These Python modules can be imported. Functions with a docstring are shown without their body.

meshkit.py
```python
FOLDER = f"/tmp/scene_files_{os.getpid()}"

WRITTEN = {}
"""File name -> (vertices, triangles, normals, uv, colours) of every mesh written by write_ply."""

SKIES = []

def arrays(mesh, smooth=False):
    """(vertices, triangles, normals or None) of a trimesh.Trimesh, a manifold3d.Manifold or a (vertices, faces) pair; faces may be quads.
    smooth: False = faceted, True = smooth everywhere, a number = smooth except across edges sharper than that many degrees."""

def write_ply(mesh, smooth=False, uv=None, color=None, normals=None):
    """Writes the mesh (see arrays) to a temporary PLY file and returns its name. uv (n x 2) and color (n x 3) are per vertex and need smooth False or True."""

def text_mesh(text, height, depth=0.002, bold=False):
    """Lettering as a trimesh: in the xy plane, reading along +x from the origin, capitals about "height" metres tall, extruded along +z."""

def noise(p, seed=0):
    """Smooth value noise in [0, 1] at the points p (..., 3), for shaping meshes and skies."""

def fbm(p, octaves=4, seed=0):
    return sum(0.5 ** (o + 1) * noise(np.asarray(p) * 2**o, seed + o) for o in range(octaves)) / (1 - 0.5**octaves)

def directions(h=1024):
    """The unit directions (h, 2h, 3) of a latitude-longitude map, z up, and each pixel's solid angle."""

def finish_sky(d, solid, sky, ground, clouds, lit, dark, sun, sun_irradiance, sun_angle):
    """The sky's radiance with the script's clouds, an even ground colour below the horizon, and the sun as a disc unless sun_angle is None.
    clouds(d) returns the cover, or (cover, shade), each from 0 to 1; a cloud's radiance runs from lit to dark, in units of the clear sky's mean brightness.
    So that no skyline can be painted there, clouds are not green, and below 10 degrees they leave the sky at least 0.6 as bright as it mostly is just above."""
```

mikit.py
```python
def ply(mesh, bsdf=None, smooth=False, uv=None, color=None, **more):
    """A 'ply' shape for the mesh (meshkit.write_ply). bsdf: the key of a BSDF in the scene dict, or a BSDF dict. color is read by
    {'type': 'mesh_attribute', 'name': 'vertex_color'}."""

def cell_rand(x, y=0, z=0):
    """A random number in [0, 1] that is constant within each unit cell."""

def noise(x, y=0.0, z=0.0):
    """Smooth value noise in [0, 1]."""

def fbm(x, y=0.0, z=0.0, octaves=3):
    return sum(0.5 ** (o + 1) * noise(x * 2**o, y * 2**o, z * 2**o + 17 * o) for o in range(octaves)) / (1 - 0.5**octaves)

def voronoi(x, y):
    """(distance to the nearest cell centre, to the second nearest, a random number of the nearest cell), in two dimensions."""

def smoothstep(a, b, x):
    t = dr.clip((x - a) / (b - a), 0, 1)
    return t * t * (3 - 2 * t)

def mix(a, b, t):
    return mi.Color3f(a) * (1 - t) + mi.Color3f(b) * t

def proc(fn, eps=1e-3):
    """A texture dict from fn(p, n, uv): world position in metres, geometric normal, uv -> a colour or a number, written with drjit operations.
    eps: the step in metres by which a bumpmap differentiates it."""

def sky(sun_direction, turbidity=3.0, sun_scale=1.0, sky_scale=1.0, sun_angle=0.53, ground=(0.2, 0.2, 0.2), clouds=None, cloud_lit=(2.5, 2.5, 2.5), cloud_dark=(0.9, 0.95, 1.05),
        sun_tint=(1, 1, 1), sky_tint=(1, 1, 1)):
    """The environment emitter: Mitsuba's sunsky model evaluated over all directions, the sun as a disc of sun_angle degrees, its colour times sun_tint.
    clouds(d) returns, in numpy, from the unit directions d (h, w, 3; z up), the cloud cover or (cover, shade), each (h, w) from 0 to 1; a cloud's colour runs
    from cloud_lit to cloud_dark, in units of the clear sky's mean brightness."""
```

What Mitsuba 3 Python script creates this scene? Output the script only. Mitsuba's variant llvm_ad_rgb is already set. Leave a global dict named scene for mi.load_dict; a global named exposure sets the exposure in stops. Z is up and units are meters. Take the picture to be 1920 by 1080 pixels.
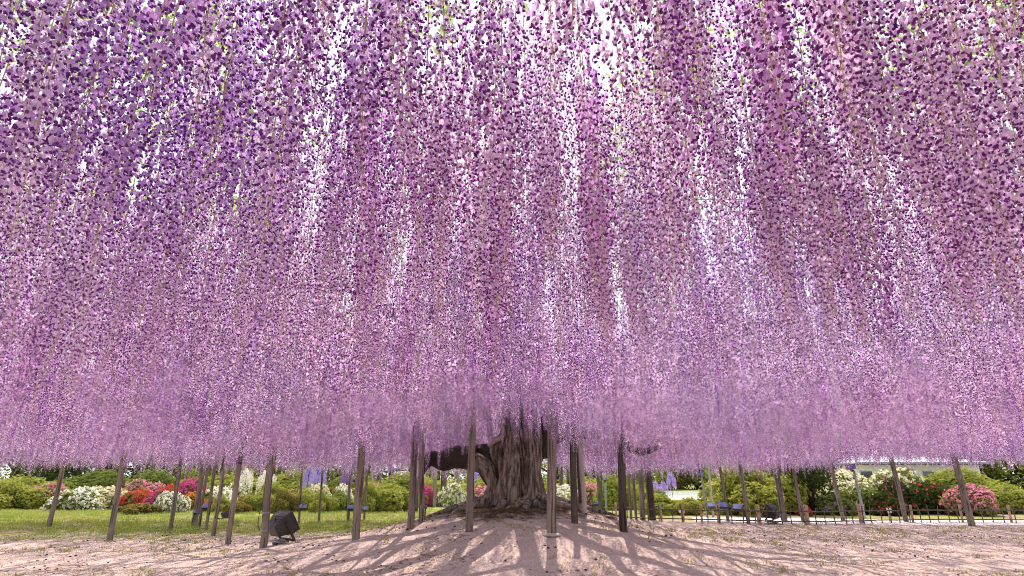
import math, copy
import numpy as np, trimesh, drjit as dr, mitsuba as mi, mikit, meshkit
from mikit import proc, fbm, noise, mix, smoothstep, cell_rand

T = mi.ScalarTransform4f
scene, labels = {}, {}

# ------------------------------------------------------------------ camera, sky, exposure
EYE, PITCH, F = 1.4, math.radians(18.0), 1106.0        # metres, radians, focal length in pixels of a 1920 wide picture
FWD = np.array([0, math.cos(PITCH), math.sin(PITCH)])
UPV = np.array([0, -math.sin(PITCH), math.cos(PITCH)])
CAM = np.array([0, 0, EYE])
scene['camera'] = dict(type='perspective', fov=2 * math.degrees(math.atan(960 / F)), fov_axis='x', near_clip=0.05, far_clip=3000.0,
                       to_world=T().look_at(origin=CAM.tolist(), target=(CAM + FWD).tolist(), up=[0, 0, 1]))
SUN_AZ, SUN_EL = math.radians(6.0), math.radians(60.0)
SUN = [math.sin(SUN_AZ) * math.cos(SUN_EL), math.cos(SUN_AZ) * math.cos(SUN_EL), math.sin(SUN_EL)]
def cloud_cover(d):
    return 0.62 + 0.38 * meshkit.fbm(d * [3.0, 3.0, 6.0] + 5.0, 4, 3)
scene['sky'] = mikit.sky(SUN, turbidity=3, sun_tint=(0.96, 0.95, 1.10), clouds=cloud_cover, cloud_lit=(3.6, 3.6, 3.6), cloud_dark=(2.6, 2.65, 2.7))
exposure = 2.2

# ------------------------------------------------------------------ small helpers
def tag(key, label=None, category=None, group=None, kind=None):
    d = labels.setdefault(key, {})
    for k, v in (('label', label), ('category', category), ('group', group), ('kind', kind)):
        if v: d[k] = v
    return key
taken = {}
def numbered(name):
    n = taken.get(name, 0); taken[name] = n + 1
    return name if n == 0 else f'{name}_{n:03d}'
def part(parent, name, mesh, bsdf, smooth=False, **more):
    key = numbered(f'{parent}__{name}')
    scene[key] = mikit.ply(mesh, bsdf, smooth=smooth, **more)
    return key
def ray(px, py):
    return FWD + UPV * ((540 - py) / F) + np.array([1, 0, 0]) * ((px - 960) / F)
def at(px, py, y):
    d = ray(px, py); return CAM + d * (y / d[1])
TREE = np.array([0.19, 13.0])
def ground_z(x, y):
    x, y = np.asarray(x, float), np.asarray(y, float)
    r2 = (x - TREE[0]) ** 2 + (y - TREE[1]) ** 2
    return 0.92 * np.exp(-r2 / 3.5 ** 2)
def on_ground(px, py):
    d = ray(px, py); t = np.linspace(5, 90, 8500)
    p = CAM + d * t[:, None]
    below = np.nonzero(p[:, 2] <= ground_z(p[:, 0], p[:, 1]))[0]
    return p[below[0]] if len(below) else p[-1]
def size(px, y, py=900):
    return px * y / ray(960, py)[1] / F
def spline(pts, n):
    from scipy.interpolate import PchipInterpolator
    pts = np.asarray(pts, float); s = np.concatenate([[0], np.cumsum(np.linalg.norm(np.diff(pts[:, :3], axis=0), axis=1))])
    return PchipInterpolator(s / s[-1], pts)(np.linspace(0, 1, n)), s[-1]
def tube(pts, n=24, sides=12, flute=None, caps=True):
    """Tapered tube along points (x, y, z, r); flute(theta, s) multiplies the radius."""
    q, length = spline(pts, n)
    p, r = q[:, :3], q[:, 3]
    t = np.gradient(p, axis=0); t /= np.linalg.norm(t, axis=1, keepdims=True) + 1e-9
    u = np.cross(t[0], [0, 0, 1.0] if abs(t[0][2]) < 0.9 else [1.0, 0, 0]); u /= np.linalg.norm(u)
    us = []
    for k in range(n):
        u = u - t[k] * (u @ t[k]); u /= np.linalg.norm(u); us.append(u)
    us = np.array(us); w = np.cross(t, us)
    th = np.arange(sides) * 2 * np.pi / sides
    rr = np.repeat(r[:, None], sides, 1)
    if flute is not None:
        S, TH = np.meshgrid(np.linspace(0, length, n), th, indexing='ij')
        rr = rr * flute(TH, S)
    v = p[:, None] + rr[..., None] * (np.cos(th)[None, :, None] * us[:, None] + np.sin(th)[None, :, None] * w[:, None])
    v = v.reshape(-1, 3)
    i, j = np.meshgrid(np.arange(n - 1), np.arange(sides), indexing='ij')
    a, b = i * sides + j, i * sides + (j + 1) % sides
    f = np.stack([a, b, b + sides, a + sides], -1).reshape(-1, 4)
    f = np.vstack([f[:, [0, 1, 2]], f[:, [0, 2, 3]]])
    if caps:
        v = np.vstack([v, p[:1], p[-1:]]); c0, c1 = n * sides, n * sides + 1
        k = np.arange(sides); e = (n - 1) * sides
        f = np.vstack([f, np.stack([k * 0 + c0, (k + 1) % sides, k], 1), np.stack([k * 0 + c1, e + k, e + (k + 1) % sides], 1)])
    return trimesh.Trimesh(v, f, process=False)
def join(ms): return trimesh.util.concatenate(ms)
def box(sx, sy, sz, at_=(0, 0, 0), rz=0.0, rx=0.0, bevel=0.0):
    import manifold3d as m3
    if bevel > 0:
        b = min(bevel, 0.45 * min(sx, sy, sz)); hx, hy, hz = sx / 2, sy / 2, sz / 2
        pts = []
        for X in (-1, 1):
            for Y in (-1, 1):
                for Z in (-1, 1):
                    pts += [(X * hx, Y * (hy - b), Z * (hz - b)), (X * (hx - b), Y * hy, Z * (hz - b)), (X * (hx - b), Y * (hy - b), Z * hz)]
        m = trimesh.convex.convex_hull(np.array(pts))
    else:
        m = trimesh.creation.box([sx, sy, sz])
    m = trimesh.Trimesh(m.vertices, m.faces, process=False)
    m.apply_transform(trimesh.transformations.rotation_matrix(rx, [1, 0, 0]))
    m.apply_transform(trimesh.transformations.rotation_matrix(rz, [0, 0, 1]))
    m.apply_translation(at_)
    return m
def hull(pts):
    m = trimesh.convex.convex_hull(np.asarray(pts, float)); return trimesh.Trimesh(m.vertices, m.faces, process=False)
def leaf_cards(p, nrm, length, width, rng, fold=0.25):
    """Folded two-triangle-pair leaves at p with normals nrm: 4 triangles, 5 vertices each."""
    n = len(p)
    a = rng.normal(size=(n, 3)); a -= nrm * (a * nrm).sum(1, keepdims=True); a /= np.linalg.norm(a, axis=1, keepdims=True) + 1e-9
    b = np.cross(nrm, a)
    L, W = np.broadcast_to(length, n)[:, None], np.broadcast_to(width, n)[:, None]
    v = np.stack([p, p + a * L * 0.5 + b * W * 0.5 + nrm * W * fold, p + a * L, p + a * L * 0.5 - b * W * 0.5 + nrm * W * fold], 1)
    f = (np.array([[0, 1, 2], [0, 2, 3]])[None] + (np.arange(n) * 4)[:, None, None]).reshape(-1, 3)
    return v.reshape(-1, 3), f
def unit(rng, n):
    d = rng.normal(size=(n, 3)); return d / np.linalg.norm(d, axis=1, keepdims=True)

# ------------------------------------------------------------------ materials
def principled(color, rough=0.8, **k):
    c = color if isinstance(color, dict) else {'type': 'rgb', 'value': list(color)}
    return {'type': 'twosided', 'bsdf': {'type': 'principled', 'base_color': c, 'roughness': rough, 'specular': k.pop('specular', 0.3), **k}}
def thin(color, trans=1.0, rough=0.6):
    c = color if isinstance(color, dict) else {'type': 'rgb', 'value': list(color)}
    return {'type': 'principledthin', 'base_color': c, 'roughness': rough, 'diff_trans': trans, 'spec_trans': 0.0, 'eta': 1.3}
def hue(p): return dr.clip(0.75 * smoothstep(0.3, 0.7, fbm(p.x * 0.9 + 3, p.y * 0.7, p.z * 0.3, 2)) + 0.6 * smoothstep(13.0, 22.0, p.y), 0, 1)  # random pink to violet, plus distance haze put into the far petals' colour
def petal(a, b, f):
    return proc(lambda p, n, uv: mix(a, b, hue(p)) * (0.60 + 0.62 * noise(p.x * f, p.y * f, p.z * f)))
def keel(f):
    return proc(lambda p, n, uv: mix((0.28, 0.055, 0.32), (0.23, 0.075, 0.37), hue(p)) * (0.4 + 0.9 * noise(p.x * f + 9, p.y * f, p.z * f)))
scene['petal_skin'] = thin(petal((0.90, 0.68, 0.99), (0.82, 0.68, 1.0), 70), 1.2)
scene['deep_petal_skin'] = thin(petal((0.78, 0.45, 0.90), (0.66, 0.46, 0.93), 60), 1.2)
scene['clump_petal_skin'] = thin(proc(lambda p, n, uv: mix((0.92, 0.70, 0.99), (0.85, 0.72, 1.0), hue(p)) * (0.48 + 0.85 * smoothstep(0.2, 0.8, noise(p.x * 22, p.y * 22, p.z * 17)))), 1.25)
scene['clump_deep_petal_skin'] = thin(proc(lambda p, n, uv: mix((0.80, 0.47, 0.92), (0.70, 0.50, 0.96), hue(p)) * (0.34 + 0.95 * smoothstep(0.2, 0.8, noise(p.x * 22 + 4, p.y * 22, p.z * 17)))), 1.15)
scene['keel_skin'] = thin(keel(60), 0.7, 0.5)
scene['stalk_green'] = principled((0.42, 0.38, 0.20), 0.7)
def leaf_mat(a, b, s=7.0, trans=1.0):
    return thin(proc(lambda p, n, uv: mix(a, b, fbm(p.x * s, p.y * s, p.z * s, 2)) * (0.7 + 0.6 * noise(p.x * 31, p.y * 31, p.z * 31))), trans, 0.5)
scene['young_leaf'] = leaf_mat((0.34, 0.52, 0.20), (0.50, 0.62, 0.30), 2.0, 1.1)
scene['shrub_leaf'] = leaf_mat((0.13, 0.19, 0.05), (0.30, 0.33, 0.09), 2.5, 0.7)
scene['lime_leaf'] = leaf_mat((0.22, 0.28, 0.05), (0.46, 0.46, 0.12), 2.5, 0.8)
scene['dark_leaf'] = leaf_mat((0.035, 0.06, 0.02), (0.09, 0.12, 0.035), 2.5, 0.5)
scene['olive_leaf'] = leaf_mat((0.16, 0.16, 0.05), (0.30, 0.24, 0.07), 2.5, 0.6)
scene['grass_blade'] = leaf_mat((0.24, 0.33, 0.07), (0.46, 0.48, 0.14), 1.0, 0.7)
scene['dry_grass'] = leaf_mat((0.42, 0.40, 0.10), (0.34, 0.36, 0.12), 1.0, 0.6)
for nm, c, c2 in (('magenta', (0.62, 0.06, 0.28), (0.75, 0.14, 0.40)), ('red', (0.60, 0.05, 0.07), (0.70, 0.12, 0.10)), ('pink', (0.72, 0.25, 0.38), (0.80, 0.40, 0.50)), ('white', (0.80, 0.79, 0.72), (0.86, 0.85, 0.80)),
                  ('cream', (0.78, 0.73, 0.52), (0.84, 0.80, 0.64)), ('orange', (0.66, 0.24, 0.06), (0.70, 0.34, 0.10)), ('violet', (0.42, 0.34, 0.72), (0.56, 0.48, 0.82)), ('purple', (0.30, 0.16, 0.55), (0.40, 0.22, 0.60)), ('yellow', (0.72, 0.62, 0.06), (0.75, 0.68, 0.15))):
    scene[nm + '_bloom'] = leaf_mat(c, c2, 5.0, 0.6)
def wood_color(p, n, uv):
    g = fbm(p.x * 38, p.y * 38, p.z * 2.2, 3); k = fbm(p.x * 3 + 7, p.y * 3, p.z * 1.1, 2)
    crack = smoothstep(0.62, 0.7, noise(p.x * 55, p.y * 55, p.z * 1.6 + 4))
    return mix((0.175, 0.148, 0.122), (0.32, 0.283, 0.24), g) * (0.65 + 0.7 * k) * (1 - 0.6 * crack)
def wood_bump(p, n, uv): return 0.004 * fbm(p.x * 45, p.y * 45, p.z * 2.0, 3)
scene['post_wood'] = {'type': 'bumpmap', 'arbitrary': proc(wood_bump), 'scale': 1.0, 'bsdf': {'type': 'diffuse', 'reflectance': proc(wood_color)}}
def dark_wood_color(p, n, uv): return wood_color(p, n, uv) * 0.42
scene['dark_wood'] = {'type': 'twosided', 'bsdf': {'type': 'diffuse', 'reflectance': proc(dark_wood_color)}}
scene['pale_pole'] = principled(proc(lambda p, n, uv: mix((0.36, 0.33, 0.29), (0.50, 0.47, 0.42), fbm(p.x * 30, p.y * 30, p.z * 2.0, 2))), 0.7)
scene['stake_wood'] = principled(proc(lambda p, n, uv: mix((0.40, 0.26, 0.18), (0.55, 0.40, 0.29), fbm(p.x * 40, p.y * 40, p.z * 3.0, 2))), 0.8)
scene['bamboo'] = principled(proc(lambda p, n, uv: mix((0.07, 0.06, 0.045), (0.15, 0.13, 0.09), fbm(p.x * 6, p.y * 6, p.z * 6, 2))), 0.55)
def bark_color(p, n, uv):
    g = fbm(p.x * 26, p.y * 26, p.z * 3.0, 3); k = fbm(p.x * 2.3, p.y * 2.3, p.z * 1.2 + 5, 2)
    moss = smoothstep(0.6, 0.8, fbm(p.x * 3 + 11, p.y * 3, p.z * 2, 2))
    return mix(mix((0.06, 0.048, 0.04), (0.34, 0.285, 0.245), smoothstep(0.25, 0.75, g)) * (0.6 + 0.8 * k), (0.13, 0.12, 0.06), moss * 0.35)
def bark_bump(p, n, uv): return 0.012 * fbm(p.x * 34, p.y * 34, p.z * 3.2, 3)
scene['bark'] = {'type': 'bumpmap', 'arbitrary': proc(bark_bump), 'scale': 1.0, 'bsdf': {'type': 'diffuse', 'reflectance': proc(bark_color)}}
scene['dark_bark'] = principled(proc(lambda p, n, uv: mix((0.022, 0.018, 0.017), (0.075, 0.058, 0.05), fbm(p.x * 20, p.y * 20, p.z * 6, 3))), 0.85)  # darker than the trunk bark: shade and backlight on the limbs put into colour
scene['pale_bark'] = principled((0.42, 0.31, 0.27), 0.8)
scene['black_metal'] = principled(proc(lambda p, n, uv: mix((0.022, 0.021, 0.023), (0.05, 0.047, 0.047), fbm(p.x * 9, p.y * 9, p.z * 9, 3))), 0.45, specular=0.5)
scene['grey_metal'] = principled((0.30, 0.31, 0.33), 0.4, metallic=0.6)
scene['sky_tint_glass'] = principled((0.10, 0.11, 0.30), 0.12, specular=0.8, clearcoat=0.6)  # blue of the reflected sky put into the lens colour
scene['stone'] = principled(proc(lambda p, n, uv: mix((0.30, 0.28, 0.26), (0.46, 0.43, 0.41), fbm(p.x * 18, p.y * 18, p.z * 18, 3))), 0.9)
scene['white_paint'] = principled((0.78, 0.78, 0.77), 0.5)
scene['grey_roof'] = principled((0.60, 0.62, 0.66), 0.5)
scene['blue_edge'] = principled((0.16, 0.20, 0.34), 0.5)
scene['window_glass'] = principled((0.05, 0.07, 0.09), 0.1, specular=0.8)
scene['path_skin'] = principled(proc(lambda p, n, uv: mix((0.50, 0.48, 0.46), (0.60, 0.58, 0.56), fbm(p.x * 3, p.y * 3, 0, 3))), 0.9)
scene['water_skin'] = principled((0.36, 0.46, 0.40), 0.15, specular=0.5)
scene['pink_earth'] = principled(proc(lambda p, n, uv: mix((0.52, 0.40, 0.33), (0.62, 0.50, 0.43), fbm(p.x * 2, p.y * 2, 0, 3))), 0.9)
def lawn_mask(p):
    edge = fbm(p.x * 0.5, p.y * 0.5, 0, 3) * 4.5
    left = smoothstep(17.0, 20.5, p.y + edge - smoothstep(-4.0, -1.0, p.x) * 5.0 + 0.9 * smoothstep(-8.0, -14.0, p.x) * 0)
    r = smoothstep(1.0, 4.0, p.x)
    right = smoothstep(23.0, 24.5, p.y + edge * 0.4)
    return left * (1 - r) + right * r
def ground_color(p, n, uv):
    a = fbm(p.x * 1.3, p.y * 1.3, 0, 3); b = fbm(p.x * 9, p.y * 9, 0, 3); c = noise(p.x * 55, p.y * 55)
    soil = mix((0.325, 0.255, 0.22), (0.54, 0.45, 0.39), 0.5 * a + 0.5 * b) * (0.88 + 0.24 * c)
    clod = smoothstep(0.66, 0.76, noise(p.x * 24 + 5, p.y * 24)) * smoothstep(0.5, 0.62, fbm(p.x * 0.8 + 8, p.y * 0.8, 1, 3))
    soil = mix(soil, (0.13, 0.085, 0.07), clod * 0.8)
    fallen = smoothstep(0.74, 0.8, noise(p.x * 70, p.y * 70 + 3))
    soil = mix(soil, (0.72, 0.58, 0.66), fallen * 0.5)
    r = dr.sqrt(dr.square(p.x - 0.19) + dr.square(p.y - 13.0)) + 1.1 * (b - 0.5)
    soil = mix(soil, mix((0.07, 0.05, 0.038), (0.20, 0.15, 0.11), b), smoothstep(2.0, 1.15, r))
    g = mix(mix((0.15, 0.19, 0.05), (0.32, 0.34, 0.11), 0.5 * a + 0.5 * b), (0.30, 0.24, 0.19), smoothstep(0.52, 0.66, fbm(p.x * 0.9, p.y * 1.6, 4, 3)))
    return mix(soil, g, lawn_mask(p))
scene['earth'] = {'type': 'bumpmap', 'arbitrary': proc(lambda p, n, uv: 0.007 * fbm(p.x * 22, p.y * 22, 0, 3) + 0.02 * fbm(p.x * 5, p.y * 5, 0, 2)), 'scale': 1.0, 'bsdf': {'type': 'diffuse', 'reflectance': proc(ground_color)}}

# ------------------------------------------------------------------ ground, paths
def ground():
    far = lambda a, b, n: np.sign(a) * np.geomspace(abs(a), abs(b), n)
    xs = np.concatenate([-np.geomspace(16, 700, 40)[::-1], np.arange(-15.9, 15.95, 0.1), np.geomspace(16, 700, 40)])
    ys = np.concatenate([[-300, -100, -30, -10, 0, 3, 5, 6.5], np.arange(7, 19, 0.08), np.geomspace(19, 1200, 90)])
    X, Y = np.meshgrid(xs, ys, indexing='ij')
    P = np.stack([X, Y, X * 0], -1)
    near = np.clip(1 - np.maximum(np.abs(X) - 12, 0) / 5, 0, 1) * np.clip(1 - np.maximum(np.abs(Y - 12) - 6, 0) / 3, 0, 1)
    Z = ground_z(X, Y) + near * (0.05 * (meshkit.fbm(P * 1.1, 3, 5) - 0.5) + 0.03 * (meshkit.fbm(P * 5.0, 2, 6) - 0.5))
    v = np.stack([X, Y, Z], -1).reshape(-1, 3); m = len(ys)
    i, j = np.meshgrid(np.arange(len(xs) - 1), np.arange(m - 1), indexing='ij')
    a = i * m + j
    f = np.stack([a, a + m, a + m + 1, a + 1], -1).reshape(-1, 4)
    scene['ground'] = mikit.ply((v, f), 'earth', smooth=True)
    tag('ground', 'pinkish trodden earth with a low mound under the old tree', kind='structure')
ground()
def sheet(name, poly, z, bsdf, label):
    from shapely.geometry import Polygon
    m = trimesh.creation.extrude_polygon(Polygon(poly), 0.02, engine='earcut'); m.apply_translation([0, 0, z - 0.02])
    scene[name] = mikit.ply(m, bsdf); tag(name, label, kind='structure')
sheet('path', [(6.5, 22.6), (9, 21.2), (13, 20.6), (30, 19.9), (40, 19.8), (40, 22.2), (30, 22.4), (14, 23.2), (9, 24.2), (7, 24.6)], 0.012, 'path_skin', 'pale concrete path behind the low fence')
sheet('plaza', [(4, 46), (26, 46), (24, 58), (5, 58)], 0.012, 'pink_earth', 'pale open square far behind the fence')
sheet('pond', [(5, 58.5), (24, 58.5), (22, 80), (8, 80)], 0.016, 'water_skin', 'pale green pond beyond the open square')

# ------------------------------------------------------------------ the old wisteria
tree = 'wisteria_tree'
tag(tree, 'huge old wisteria with gnarled trunk under a vast ceiling of hanging purple flowers', 'wisteria tree')
def furrow(seed, amp=0.22, freq=2.2, along=0.9, twist=0.45, strands=9):
    def f(th, s):
        a = th + s * twist
        p = np.stack([np.cos(a) * freq, np.sin(a) * freq, s * along], -1)
        n = meshkit.fbm(p, 3, seed); ridge = 1 - np.abs(2 * n - 1) * 2.2
        fine = meshkit.fbm(np.stack([np.cos(a) * freq * 4, np.sin(a) * freq * 4, s * along * 1.6], -1), 3, seed + 9)
        g = np.abs(np.sin(strands * .5 * (a + .55 * meshkit.noise(np.stack([np.cos(a) * 1.3, np.sin(a) * 1.3, s * .8], -1), seed + 6)) + seed))
        ridge = ridge - 1.1 * np.exp(-(g / .24) ** 2)
        return 1 + amp * ridge * 0.8 + amp * 0.9 * (fine - 0.5) + amp * 0.5 * (meshkit.noise(np.stack([np.cos(a), np.sin(a), s * 1.4], -1), seed + 4) - 0.5)
    return f
bx, by, bz = TREE[0], TREE[1], ground_z(*TREE)
def tp(zx, zy, dy, r):
    r *= .93; zx = 780 + (zx - 780) * .95 if zy > 0 and zx > 540 else zx      # a point of the trunk: read off an enlargement of the trunk, at depth TREE + dy
    q = at(840 + zx / 5.687, 780 + zy / 5.687, by + dy); return (*q, r)
trunk_parts = [
    tube([tp(770, 1010, 0, .62), tp(765, 930, 0, .52), tp(775, 800, 0, .43), tp(790, 600, 0, .375), tp(800, 420, 0, .355), tp(800, 250, 0, .35), tp(790, 60, 0, .33), tp(770, -150, 0, .24), tp(760, -260, 0, .15)], 150, 220, furrow(1, .36, strands=17)),
    # stems grown together with the main column
    tube([tp(560, 1000, -.25, .22), tp(590, 860, -.25, .17), tp(620, 640, -.22, .15), tp(655, 450, -.2, .14), tp(680, 200, -.15, .12), tp(700, 0, -.1, .10)], 70, 48, furrow(2, .26)),
    tube([tp(700, 1000, -.42, .18), tp(690, 840, -.40, .14), tp(705, 640, -.36, .12), tp(720, 420, -.30, .10), tp(730, 200, -.2, .08)], 70, 40, furrow(3, .26)),
    tube([tp(880, 1000, -.36, .20), tp(890, 830, -.33, .15), tp(880, 600, -.29, .13), tp(900, 380, -.24, .12), tp(900, 150, -.2, .10)], 70, 40, furrow(4, .26)),
    tube([tp(1010, 990, -.05, .19), tp(960, 850, -.1, .16), tp(930, 650, -.12, .14), tp(940, 420, -.12, .13), tp(960, 200, -.1, .10)], 70, 40, furrow(5, .26)),
    tube([tp(560, 960, .1, .25), tp(590, 800, .05, .2), tp(600, 640, 0, .15), tp(560, 500, 0, .15), tp(520, 400, 0, .14), tp(520, 320, .02, .13), tp(590, 220, .05, .12), tp(640, 60, .1, .10), tp(600, -120, .15, .08)], 90, 50, furrow(6, .2)),
    # buttress that carries the left limb
    tube([tp(400, 990, -.1, .20), tp(460, 860, -.1, .16), tp(490, 740, -.08, .14), tp(455, 620, -.05, .15), tp(380, 530, 0, .17), tp(290, 490, .08, .18), tp(150, 460, .2, .19)], 90, 50, furrow(7, .2)),
    
]
part(tree, 'trunk', join(trunk_parts), 'bark', smooth=True)
part(tree, 'limb', tube([tp(520, 760, .25, .16), tp(480, 560, .28, .30), tp(430, 440, .32, .28), tp(300, 440, .4, .24)], 30, 40, furrow(17, .2)), 'dark_bark', smooth=True)  # root of the left limb, thickened and darkened to stand for the shaded hollow
# surface roots
rng = np.random.default_rng(11)
def root_path(ang, r0, length, rad, wob):
    pts = []
    for k in range(9):
        s = k / 8; r = r0 + length * s; a = ang + wob * math.sin(3.1 * s + ang * 3)
        x, y = bx + r * math.cos(a), by + r * math.sin(a)
        pts.append((x, y, ground_z(x, y) + rad * (0.9 - 1.25 * s), rad * (1 - 0.75 * s)))
    return pts
for k, (ang, ln, rad) in enumerate([(-2.75, 1.5, .15), (-2.3, .9, .12), (-1.95, .7, .11), (-1.6, .55, .12), (-1.25, .75, .12), (-.9, .8, .12), (-.55, 1.3, .14), (-.2, 2.1, .12), (3.35, 1.9, .14), (.2, 1.6, .12)]):
    part(tree, 'surface_root', tube(root_path(ang, .32, ln, rad, .22), 40, 20, furrow(30 + k, .22, 1.6, 2.0)), 'bark', smooth=True)
# low limbs, their shade put into the near-black bark colour
LT = 3.5   # height of the trellis
def limb(pts, n, sides, seed, bsdf='dark_bark', name='limb', amp=.16):
    return part(tree, name, tube(pts, n, sides, furrow(seed, amp, 1.3, 1.5)), bsdf, smooth=True)
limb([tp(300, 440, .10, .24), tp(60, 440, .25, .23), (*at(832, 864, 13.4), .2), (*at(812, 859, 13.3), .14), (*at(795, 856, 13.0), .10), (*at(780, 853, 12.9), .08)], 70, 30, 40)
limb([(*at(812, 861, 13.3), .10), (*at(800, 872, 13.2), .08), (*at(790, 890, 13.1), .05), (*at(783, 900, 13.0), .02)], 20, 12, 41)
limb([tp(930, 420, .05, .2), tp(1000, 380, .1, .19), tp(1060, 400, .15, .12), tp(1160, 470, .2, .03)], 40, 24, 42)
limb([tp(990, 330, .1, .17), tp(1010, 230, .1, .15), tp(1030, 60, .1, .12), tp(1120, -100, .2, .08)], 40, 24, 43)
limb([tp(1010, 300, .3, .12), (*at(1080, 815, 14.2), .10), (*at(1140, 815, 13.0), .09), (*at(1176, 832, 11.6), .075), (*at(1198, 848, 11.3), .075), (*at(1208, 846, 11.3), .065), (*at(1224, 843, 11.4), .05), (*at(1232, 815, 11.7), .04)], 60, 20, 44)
limb([tp(430, 325, -.25, .045), tp(490, 270, -.25, .045), tp(560, 230, -.25, .05), tp(585, 170, -.22, .045), tp(550, 110, -.2, .05), tp(545, 40, -.2, .04), tp(600, -90, -.1, .03)], 40, 16, 45, 'pale_bark', 'branch')
# high limbs spreading over the trellis, forking
rng = np.random.default_rng(5)
def spread(p0, ang, length, r0, depth, seed):
    n = 9; pts = [(*p0, r0)]; a = ang; p = np.array(p0, float)
    for k in range(1, n):
        a += rng.normal() * 0.16
        p = p + np.array([math.cos(a), math.sin(a), 0]) * length / (n - 1)
        p[2] += (LT + 0.32 + 0.1 * rng.normal() - p[2]) * (0.6 if depth == 0 else 0.35)
        pts.append((*p, r0 * (1 - 0.72 * k / (n - 1))))
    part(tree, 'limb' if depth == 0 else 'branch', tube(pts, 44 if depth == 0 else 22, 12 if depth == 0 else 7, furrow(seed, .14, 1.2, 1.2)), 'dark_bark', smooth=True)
    if depth < 3:
        for k in ((2, 4, 5, 7) if depth == 0 else ((3, 6) if depth == 1 else (5,))):
            q = pts[k]
            spread(q[:3], a + rng.choice([-1, 1]) * rng.uniform(.45, 1.0), length * rng.uniform(.4, .6), q[3] * .68, depth + 1, seed + 7 * k + depth)
for k in range(13):
    a = k / 13 * 2 * math.pi + 0.2
    front = math.sin(a) < -0.2
    spread((bx + .3 * math.cos(a), by + .3 * math.sin(a), 3.0), a, 6.2 if front else 7.5, .16 if front else .14, 0, 100 + 31 * k)

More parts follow.
